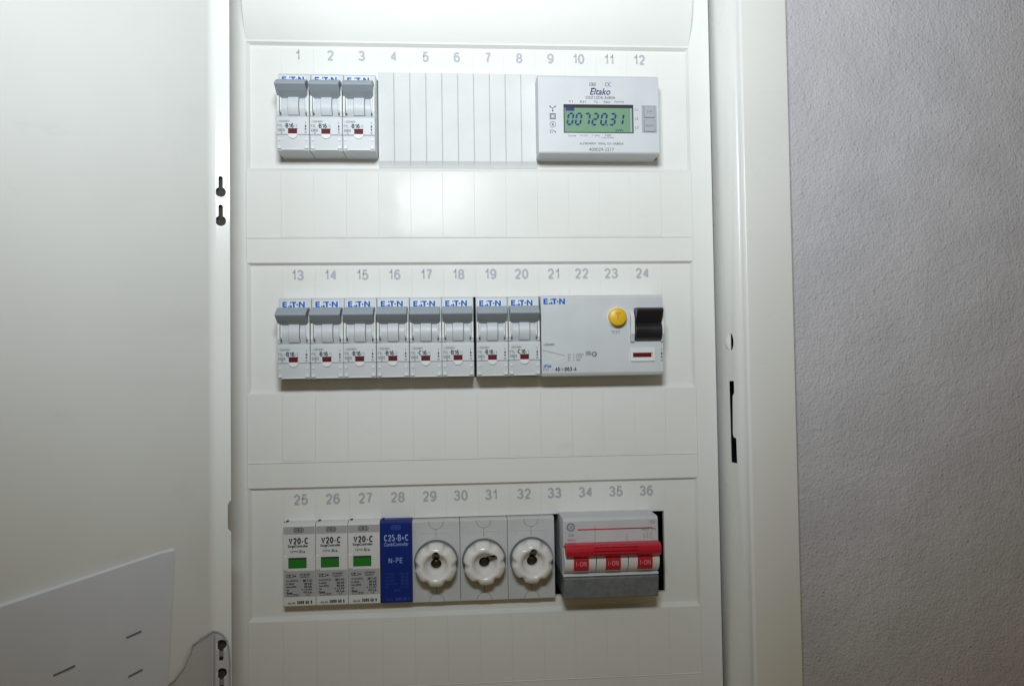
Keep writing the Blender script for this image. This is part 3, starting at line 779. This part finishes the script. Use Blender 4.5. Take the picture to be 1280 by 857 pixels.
for ch_, x in zip('0072031', (52.3, 56.9, 61.6, 66.3, 71.2, 76.2, 80.7)):
    seven(b, ch_, x, 126.3, 2.7, 6.2, y, 1.1)
b.prism_y(circ(74.9, 126.1, .45, 10), y, y)
b.prism_y(rect(51.6, 56.5, 134.0, 135.75), y, y)
txt(b, 'kWh', 79.7, 84.0, 122.5, 124.0, y, .01)
loc_(b, em).build('display_digits', 'lcdink', lc, weld=False, fix=False)
b = MB(); b.prism_y(rect(94.6, 103.2, 121.9, 137.5), -15.15, -14.6)
kp = loc_(b, em).build('key_panel', 'keypad', em, 0.15)
for z0, z1, s_ in ((130.6, 136.7, 'SUM'), (122.7, 128.9, 'SELECT')):
    b = MB(); b.prism_y(rrect(96.0, 101.9, z0, z1, .4), -15.7, -15.0)
    ky = loc_(b, em).build('key', 'keypad', kp, 0.2)
b = MB(); txt(b, 'SUM', 97.4, 100.4, 133.2, 134.3, -15.75); txt(b, 'SELECT', 96.6, 101.3, 125.3, 126.4, -15.75)
for z0, z1 in ((130.6, 136.7), (122.7, 128.9)): b.prism_y(rect(95.8, 102.1, z0 - .2, z1 + .2), -15.2, -15.2, [rect(96.0, 101.9, z0, z1)])
loc_(b, em).build('key_lettering', 'greyink', kp, weld=False, fix=False)
y = -15.07
b = MB(); txt(b, 'Eltako', 65.4, 77.1, 143.2, 146.9, y, .014, .28)
stroke(b, (66.0, 146.75), (68.4, 147.0), .35, y)
loc_(b, em).build('maker_logo', 'purple', em, weld=False, fix=False)
b = MB()
txt(b, 'DSZ12DE-3x80A', 63.1, 79.9, 140.9, 142.4, y, .005)
for s_, x0_, x1_ in (('T1', 53.3, 55.6), ('RS1', 59.8, 63.1), ('T2', 67.6, 69.7), ('RS2', 73.3, 76.7), ('P(kW)', 79.4, 84.6)): txt(b, s_, x0_, x1_, 138.6, 139.8, y, .005)
for s_, z in (('L1', 135.1), ('L2', 130.0), ('L3', 124.9)): txt(b, s_, 90.8, 92.7, z - .65, z + .65, y)
for s_, x0_, x1_, z in (('Summe', 53.0, 57.3, 120.1), ('U (V)', 59.5, 63.8, 120.1), ('I (A)', 66.6, 70.5, 120.1), ('100', 73.8, 76.8, 120.4), ('Imp./kWh', 71.8, 78.6, 118.9)): txt(b, s_, x0_, x1_, z - .6, z + .6, y)
txt(b, '3x230/400V  50Hz, 0,5-10(80)A', 59.1, 84.1, 114.7, 116.3, y, .008)
ring(b, rrect(65.2, 66.9, 148.1, 150.0, .2), rrect(65.4, 66.7, 148.3, 149.8, .15), y); ring(b, rrect(67.1, 68.8, 148.1, 150.0, .2), rrect(67.3, 68.6, 148.3, 149.8, .15), y); txt(b, 'VDE', 65.5, 68.5, 148.6, 149.5, y)
def crescent(cx):
    o_ = circ(cx, 149.1, 1.15, 14, radians(70), radians(290)); i_ = circ(cx, 149.1, .85, 14, radians(290), radians(70))
    b.prism_y(o_ + i_, y, y)
crescent(75.2); crescent(77.0); stroke(b, (75.95, 149.1), (76.7, 149.1), .28, y)
# device symbols on the left: branched line, double square, ringed letter, flow arrow
for p_, q_ in (((44.3, 135.3), (44.3, 134.0)), ((44.3, 135.3), (43.0, 136.3)), ((44.3, 135.3), (45.6, 136.3))): stroke(b, p_, q_, .32, y)
for p_ in ((44.3, 133.9), (42.9, 136.4), (45.7, 136.4)): b.prism_y(circ(*p_, .45, 10), y, y)
ring(b, rect(42.6, 45.9, 129.2, 132.5), rect(43.1, 45.4, 129.7, 132.0), y); ring(b, rect(43.4, 45.1, 130.0, 131.7), rect(43.6, 44.9, 130.2, 131.5), y)
ring(b, circ(44.2, 126.3, 1.75, 24), circ(44.2, 126.3, 1.5, 24), y); txt(b, 'B', 43.7, 44.8, 125.5, 127.1, y, .02)
for p_, q_ in (((42.8, 121.3), (42.8, 123.0)), ((42.8, 123.0), (44.6, 123.0)), ((44.6, 123.0), (45.8, 121.6)), ((43.6, 121.5), (44.4, 122.2)), ((45.8, 121.6), (45.8, 122.6))): stroke(b, p_, q_, .3, y)
loc_(b, em).build('lettering', 'meterink', em, weld=False, fix=False)
b = MB(); txt(b, '400029-2217', 64.4, 78.6, 111.4, 113.3, y)
loc_(b, em).build('serial_number', 'meterink', em, weld=False, fix=False)

# ------------------------------------------------------------------ surge protectors, slots 25 to 28
def surge_frame(t, blue):
    f = lambda mb: mb.map(lambda x, y, z: (x, y - 2.5, z + 137))
    h = 8.65
    m0 = 'bluebox' if blue else 'spd'
    b = MB(); b.prism_x([(28, -92.2), (-1.5, -92.2), (-4.4, -93.2), (-5, -94.0), (-5, -136.9), (-4.5, -137.5), (28, -137.5)], -h, h)
    f(b).build('housing', m0, t, 0.2)
    b = MB(); b.box(-h + .8, -h + 2.0, -1.4, 1.0, -92.25, -91.6)
    f(b).build('release_notch', 'ink' if not blue else 'bluebox', t)
    y = -5.06
    if not blue:
        b = MB(); b.prism_y(rect(-h + .25, h - .25, -98.3, -94.2), y, y)
        b.prism_y(rect(-h + .25, h - .25, -132.2, -118.2), y, y)
        f(b).build('grey_label_bands', 'spdgrey', t, weld=False, fix=False)
        b = MB(); b.prism_y(rrect(-5.9, 3.9, -116.7, -111.0, .3), -5.1, -4.6, [rect(-5.6, 3.6, -116.4, -111.4)])
        b.box(-5.6, 3.6, -5.07, -4.6, -111.9, -111.3)
        w_ = f(b).build('window_rim', 'ink', t)
        b = MB(); b.box(-5.6, 3.6, -5.05, -4.6, -116.4, -111.9)
        f(b).build('green_window', 'green', w_)
        b = MB(); b.prism_x([(-4.5, -109.7), (-5.3, -109.9), (-5.5, -110.3), (-5.5, -117.6), (-5.2, -118.0), (-4.5, -118.2)], -h + .05, -h + 2.2)
        f(b).build('side_latch', 'spd', t, 0.15)
    y = -5.12
    L_ = MB(); ringink = MB()
    ox = -1.6 if not blue else .1
    cx = -.1 if not blue else .1
    ring(L_, rrect(cx - 3.0, cx + 2.6, -97.4, -94.7, 1.3), rrect(cx - 2.7, cx + 2.3, -97.1, -95.0, 1.0), y); stext(L_, 'OBO', cx - 2.3, cx + 1.9, -96.8, -95.3, y, .2)
    f(L_).build('maker_logo', 'ink' if not blue else 'bluefaint', t, weld=False, fix=False)
    b = MB()
    if not blue:
        stext(b, 'V20-C', -5.7, 5.0, -103.7, -100.1, y, .20); txt(b, 'SurgeController', -6.1, 4.8, -105.8, -103.9, y, .035)
        txt(b, 'KEMA', -4.8, -.6, -108.2, -107.0, y); txt(b, '/RU us', -.2, 3.1, -108.5, -106.8, y, .03)
        # wiring symbol
        for q in (rect(-7.0, -5.1, -121.7, -120.1), rect(-5.1, -3.2, -121.7, -120.1)): ring(b, q, rect(q[0][0] + .25, q[1][0] - .25, q[0][1] + .25, q[2][1] - .25), y)
        stroke(b, (-6.8, -121.5), (-5.3, -120.3), .2, y); stroke(b, (-3.2, -120.9), (-1.9, -120.9), .3, y); b.prism_y(circ(-2.2, -120.9, .5, 8), y, y)
        txt(b, 'arrester', .3, 6.0, -120.7, -119.5, y, .02); txt(b, 'replace', .3, 5.2, -122.1, -120.9, y, .02)
        for a_, c_, x1_, x2_, z in (('Uc (AC/DC)', '280 V AC', -.7, 1.7, -123.5), ('In (8/20)', '20 kA', -2.9, 2.5, -125.2), ('Imax (8/20)', '40 kA', -1.7, 2.4, -126.8), ('Up', '< 1,3 kV', -5.6, 1.1, -128.4), ('fuse', '125 A gL', -3.7, 2.1, -129.9)):
            txt(b, a_, -7.0, x1_, z - .6, z + .55, y, .045); txt(b, c_, x2_, 6.8, z - .65, z + .65, y, .05)
        txt(b, 'IP20', -3.2, -.4, -131.8, -130.6, y, .02); ring(b, rect(-6.6, -3.8, -131.8, -130.6), rect(-6.4, -4.0, -131.6, -130.8), y)
        txt(b, 'CE', 3.4, 5.6, -131.7, -130.6, y)
        txt(b, 'Art.-Nr.', -6.2, -2.0, -136.2, -134.8, y, .02); stext(b, '5099 60 9', -1.4, 6.8, -136.2, -134.3, y, .2)
        f(b).build('lettering', 'ink', t, weld=False, fix=False)
    else:
        stext(b, 'C25-B+C', -6.6, 6.8, -103.6, -100.0, y, .15); txt(b, 'CombiController', -6.6, 6.8, -106.3, -104.2, y, .008)
        stext(b, 'N-PE', -4.2, 3.6, -115.7, -112.7, y, .12)
        f(b).build('lettering', 'blueprint', t, weld=False, fix=False)
        b = MB()
        for a_, c_, x1_, x2_, z in (('Uc (AC)', '255 V AC', -1.5, 1.7, -121.4), ('In (8/20)', '30 kA', -1.5, 2.5, -123.4), ('Imax (8/20)', '50 kA', -1.2, 2.4, -125.2), ('Iimp (10/350)', '25 kA', .4, 2.4, -127.0), ('Up', '< 1,2 kV', -4.8, 2.1, -128.8)):
            txt(b, a_, -6.0, x1_, z - .65, z + .6, y); txt(b, c_, x2_, 6.6, z - .65, z + .65, y)
        txt(b, 'IP20', -1.2, 2.0, -131.2, -130.0, y); txt(b, 'Art.-Nr.', -5.6, -1.6, -136.2, -134.8, y); stext(b, '5095 60 3', -.8, 7.2, -136.2, -134.5, y, .16)
        f(b).build('faint_lettering', 'bluefaint', t, weld=False, fix=False)
lab = ['white V20-C surge protector with green window under printed number 25, at the row end', 'white V20-C surge protector with green window under printed number 26, middle of three',
       'white V20-C surge protector with green window under printed number 27, touching the blue module']
sp = thing('surge_protector', lab[0], 'surge protector', (-98.2, 2.5, -137), 'white surge protectors with green windows')
surge_frame(sp, False)
for i in (1, 2):
    o = tree_copy(sp); o.location = Vector((-98.2 + 17.55 * i, 2.5, -137)) * MM; o['label'] = lab[i]
sb = thing('surge_protector', 'deep blue C25-B+C surge module marked N-PE beside the fuse holders', 'surge protector', (-45.5, 2.5, -137))
surge_frame(sb, True)

# ------------------------------------------------------------------ screw-cap fuse holders, slots 29 to 33
def cut(o, mb):
    c = mb.build('cutter', 'dark', o.parent)
    bpy.context.view_layer.update()
    md = o.modifiers.new('cut', 'BOOLEAN'); md.operation = 'DIFFERENCE'; md.object = c; md.solver = 'EXACT'
    dg = bpy.context.evaluated_depsgraph_get(); dg.update()
    me = bpy.data.meshes.new_from_object(o.evaluated_get(dg))
    o.modifiers.remove(md); old = o.data; o.data = me; me.name = o.name
    bpy.data.meshes.remove(old); bpy.data.objects.remove(c)
    return o
def fuse_holder(xc, label, ang):
    t = thing('fuse_holder', label, 'fuse holder', (xc, 2.5, -138.6), 'screw-cap fuse holders in the bottom row')
    f = lambda mb: mb.map(lambda x, y, z: (x, y - 2.5, z + 138.6))
    h = 13.2
    zc = -116.2
    b = MB(); b.prism_x([(30, -93.0), (-1.9, -93.0), (-3, -93.8), (-3, -138.2), (-2.2, -138.6), (30, -138.6)], -h, h)
    f(b).build('base', 'fuse', t, 0.25)
    b = MB(); b.prism_y(circ(0, zc, 13.0, 56), -3.9, -2.8, [circ(0, zc, 12.4, 56)], smooth=True)
    col_ = f(b).build('collar', 'fuse', t)
    b = MB(); b.prism_y(circ(0, zc, 12.38, 56), -3.12, -2.9)
    f(b).build('collar_gap', 'switchgrey', col_)
    for nm, z_, a0, a1, s_ in (('plug', -93.9, pi, 2 * pi, 1), ('plug', -138.1, 0, pi, -1)):
        b = MB(); b.prism_y(circ(0, z_, 4.25, 22, a0, a1), -3.06, -2.9)
        b2 = f(b).build('plug_gap', 'greyink', t)
        b = MB(); b.prism_y(circ(0, z_, 4.05, 22, a0, a1), -3.35, -2.9)
        f(b).build('plug', 'fuse', b2, 0.12)
    b = MB()
    stroke(b, (0, -98.2), (0, zc + 12.9), .22, -3.06); stroke(b, (0, zc - 12.9), (0, -134.0), .22, -3.06)
    f(b).build('centre_groove', 'greyink', t, weld=False, fix=False)
    b = MB(); ridge_b = b
    b.box(-8.6, 8.6, -3.2, -2.9, -100.1, -99.7); b.box(8.2, 8.6, -3.2, -2.9, -103.2, -100.1); b.box(-8.6, -8.2, -3.2, -2.9, -103.2, -100.1)
    f(b).build('moulded_line', 'fuse', t, 0.1)
    # scalloped screw cap
    def rm(a, j):
        s_ = max(0.0, cos(6 * (a - radians(ang) - pi / 6)) - 0.15) / 0.85
        return 1 - dent[j] * s_ ** 1.6
    prof = [(11.0, -2.95), (11.5, -5.5), (11.75, -9.0), (11.5, -11.5), (10.6, -13.4), (9.3, -14.5), (8.2, -14.9), (7.2, -14.7), (6.4, -13.9), (5.9, -12.8), (4.6, -9.6), (3.1, -8.4), (2.95, -8.0), (2.95, -4.0)]
    dent = [0.02, .05, .10, .12, .12, .09, .05, .02, 0, 0, 0, 0, 0, 0]
    b = MB(); b.lathe(prof, 0, zc, 96, rm)
    c = f(b).build('screw_cap', 'ceramic', t, sharp=60)
    k = MB(); a = radians(90 - ang if False else ang)
    ax, az = cos(a), sin(a)
    pts = []
    for i in range(13):
        th = a - pi / 2 + pi * i / 12
        pts.append((6.1 * ax + 2.05 * cos(th), zc + 6.1 * az + 2.05 * sin(th)))
    pts += [(2.6 * ax - 2.05 * cos(a + pi / 2) * -1, zc + 2.6 * az + 2.05 * sin(a + pi / 2)), (2.6 * ax + 2.05 * cos(a - pi / 2), zc + 2.6 * az + 2.05 * sin(a - pi / 2))]
    k.prism_y(pts, -20, -3.4); f(k)
    cut(c, k)
    b = MB(); b.prism_y(circ(0, zc, 2.93, 24), -4.6, -4.2)  # black disc paints the shade deep in the centre hole
    f(b).build('sight_hole_shade', 'black', c)
    b = MB(); b.prism_y(circ(6.1 * ax, zc + 6.1 * az, 1.95, 20), -3.6, -3.2)  # black disc added to darken the slot end like deep shade
    f(b).build('slot_shade', 'black', c)
    b = MB(); b.lathe([(2.2, -4.6), (2.2, -5.6), (1.7, -6.0)], 0, zc - .2, 24)
    f(b).build('fuse_contact', 'brass', c, sharp=60)
    return t
fuse_holder(-23.55, 'screw-cap fuse holder beside the blue module, round slot pointing straight up', 90)
fuse_holder(3.05, 'middle screw-cap fuse holder, its round slot turned toward upper right', 36)
fuse_holder(29.65, 'screw-cap fuse holder beside the red-levered main switch, across a black gap', 86)

# ------------------------------------------------------------------ main switch, slots 34 to 36
ms = thing('main_switch', 'three-pole main switch with one red handle bar and dark grey lower edge', 'main switch', (72.4, 2.5, -137))
mx0, mx1 = 46.0, 98.8
b = MB()
b.prism_x([(28, -91.6), (-15.2, -91.6), (-16.6, -92.3), (-17, -93.2), (-17, -106.5), (-13, -108), (-12.5, -121.5), (-16.2, -122.6), (-16.4, -123.4), (-14.5, -124.2), (28, -124.2)], mx0, mx1)
loc_(b, ms).build('housing', 'grey', ms, 0.35)
b = MB(); b.prism_x([(28, -124.3), (-16.4, -124.0), (-16.9, -124.6), (-15.4, -135.2), (-14.9, -135.9), (28, -135.9)], mx0 + .2, mx1 - .2)
loc_(b, ms).build('terminal_cover', 'switchgrey', ms, 0.25)
b = MB()
for k_ in range(3):
    xa = mx0 + 17.6 * k_
    b.prism_x(arc(-12.5, -114.6, 7.4, 95, 265, 16), xa + .25, xa + 17.35, True)
loc_(b, ms).build('barrel', 'pale', ms)
b = MB(); b.prism_x([(-15, -105.0), (-18.5, -104.6), (-22.2, -104.9), (-23.8, -106.2), (-24.2, -108.2), (-23.6, -110.4), (-22.0, -111.6), (-18, -111.6)], mx0 + .6, mx1 - .1)
bar = loc_(b, ms).build('handle_bar', 'redlever', ms, 0.5, 3)
b = MB()
for z, y in ((-105.9, -23.9), (-107.6, -24.4), (-109.3, -24.3)):
    b.prism_x([(y + 1.2, z + .5), (y - .55, z + .3), (y - .55, z - .3), (y + 1.2, z - .5)], 61.5, 86.0)
loc_(b, ms).build('grip_rib', 'redlever', bar, 0.15)
for k_ in range(3):
    xa = mx0 + 17.6 * k_ + 5.2
    b = MB(); b.prism_x([(-12, -107)] + arc(-12.5, -114.6, 8.0, 140, 222, 9) + [(-12, -121)], xa, xa + 8.2, True)
    hd = loc_(b, ms).build('handle', 'redlever', ms, 0.2)
    b = MB(); stext(b, 'I-ON', xa + 1.3, xa + 6.9, -1.35, 1.35, 0, .10)
    b.v = [(x, -12.5 - 8.07 * cos(z / 8.0 - 0.14), -114.6 + 8.07 * sin(z / 8.0 - 0.14)) for x, y, z in b.v]
    loc_(b, ms).build('handle_lettering', 'palered', hd, weld=False, fix=False)
y = -17.06
b = MB()
ring(b, circ(50.2, -96.4, 2.3, 32), circ(50.2, -96.4, 2.0, 32), y); b.prism_y(circ(50.2, -96.4, 1.85, 32), y, y, [circ(50.2, -96.4, 1.55, 32)])
txt(b, 'GE', 49.0, 51.4, -97.3, -95.5, y, .01, .3)
txt(b, '32A', 48.8, 52.0, -101.4, -99.9, y); txt(b, '400V~', 48.2, 53.4, -104.0, -102.8, y)
txt(b, 'AST M', 89.6, 97.2, -99.3, -97.8, y)
for k_ in range(3):
    x = 91.0 + 1.9 * k_
    stroke(b, (x, -100.2), (x, -101.2), .2, y); stroke(b, (x - .8, -101.2), (x, -102.4), .2, y); stroke(b, (x, -102.3), (x, -103.5), .2, y)
for a in (0, pi / 2): ring(b, [(95.7 + 1.5 * cos(t + a) - .6 * sin(t + a) * 0, -94.5 + .75 * sin(t) + (.5 if a else -.2)) for t in [2 * pi * i / 20 for i in range(20)]], [(95.7 + 1.25 * cos(t + a), -94.5 + .5 * sin(t) + (.5 if a else -.2)) for t in [2 * pi * i / 20 for i in range(20)]], y)
loc_(b, ms).build('lettering', 'greyink', ms, weld=False, fix=False)
b = MB(); b.prism_y(rect(53.9, 95.7, -98.25, -97.55), y, y)
loc_(b, ms).build('red_line', 'redink', ms, weld=False, fix=False)
b = MB()
for k_ in (1, 2): b.prism_y(rect(mx0 + 17.6 * k_ - .07, mx0 + 17.6 * k_ + .07, -104.8, -96.0 if k_ == 1 else -100), y, y)
loc_(b, ms).build('pole_joint', 'greyink', ms, weld=False, fix=False)
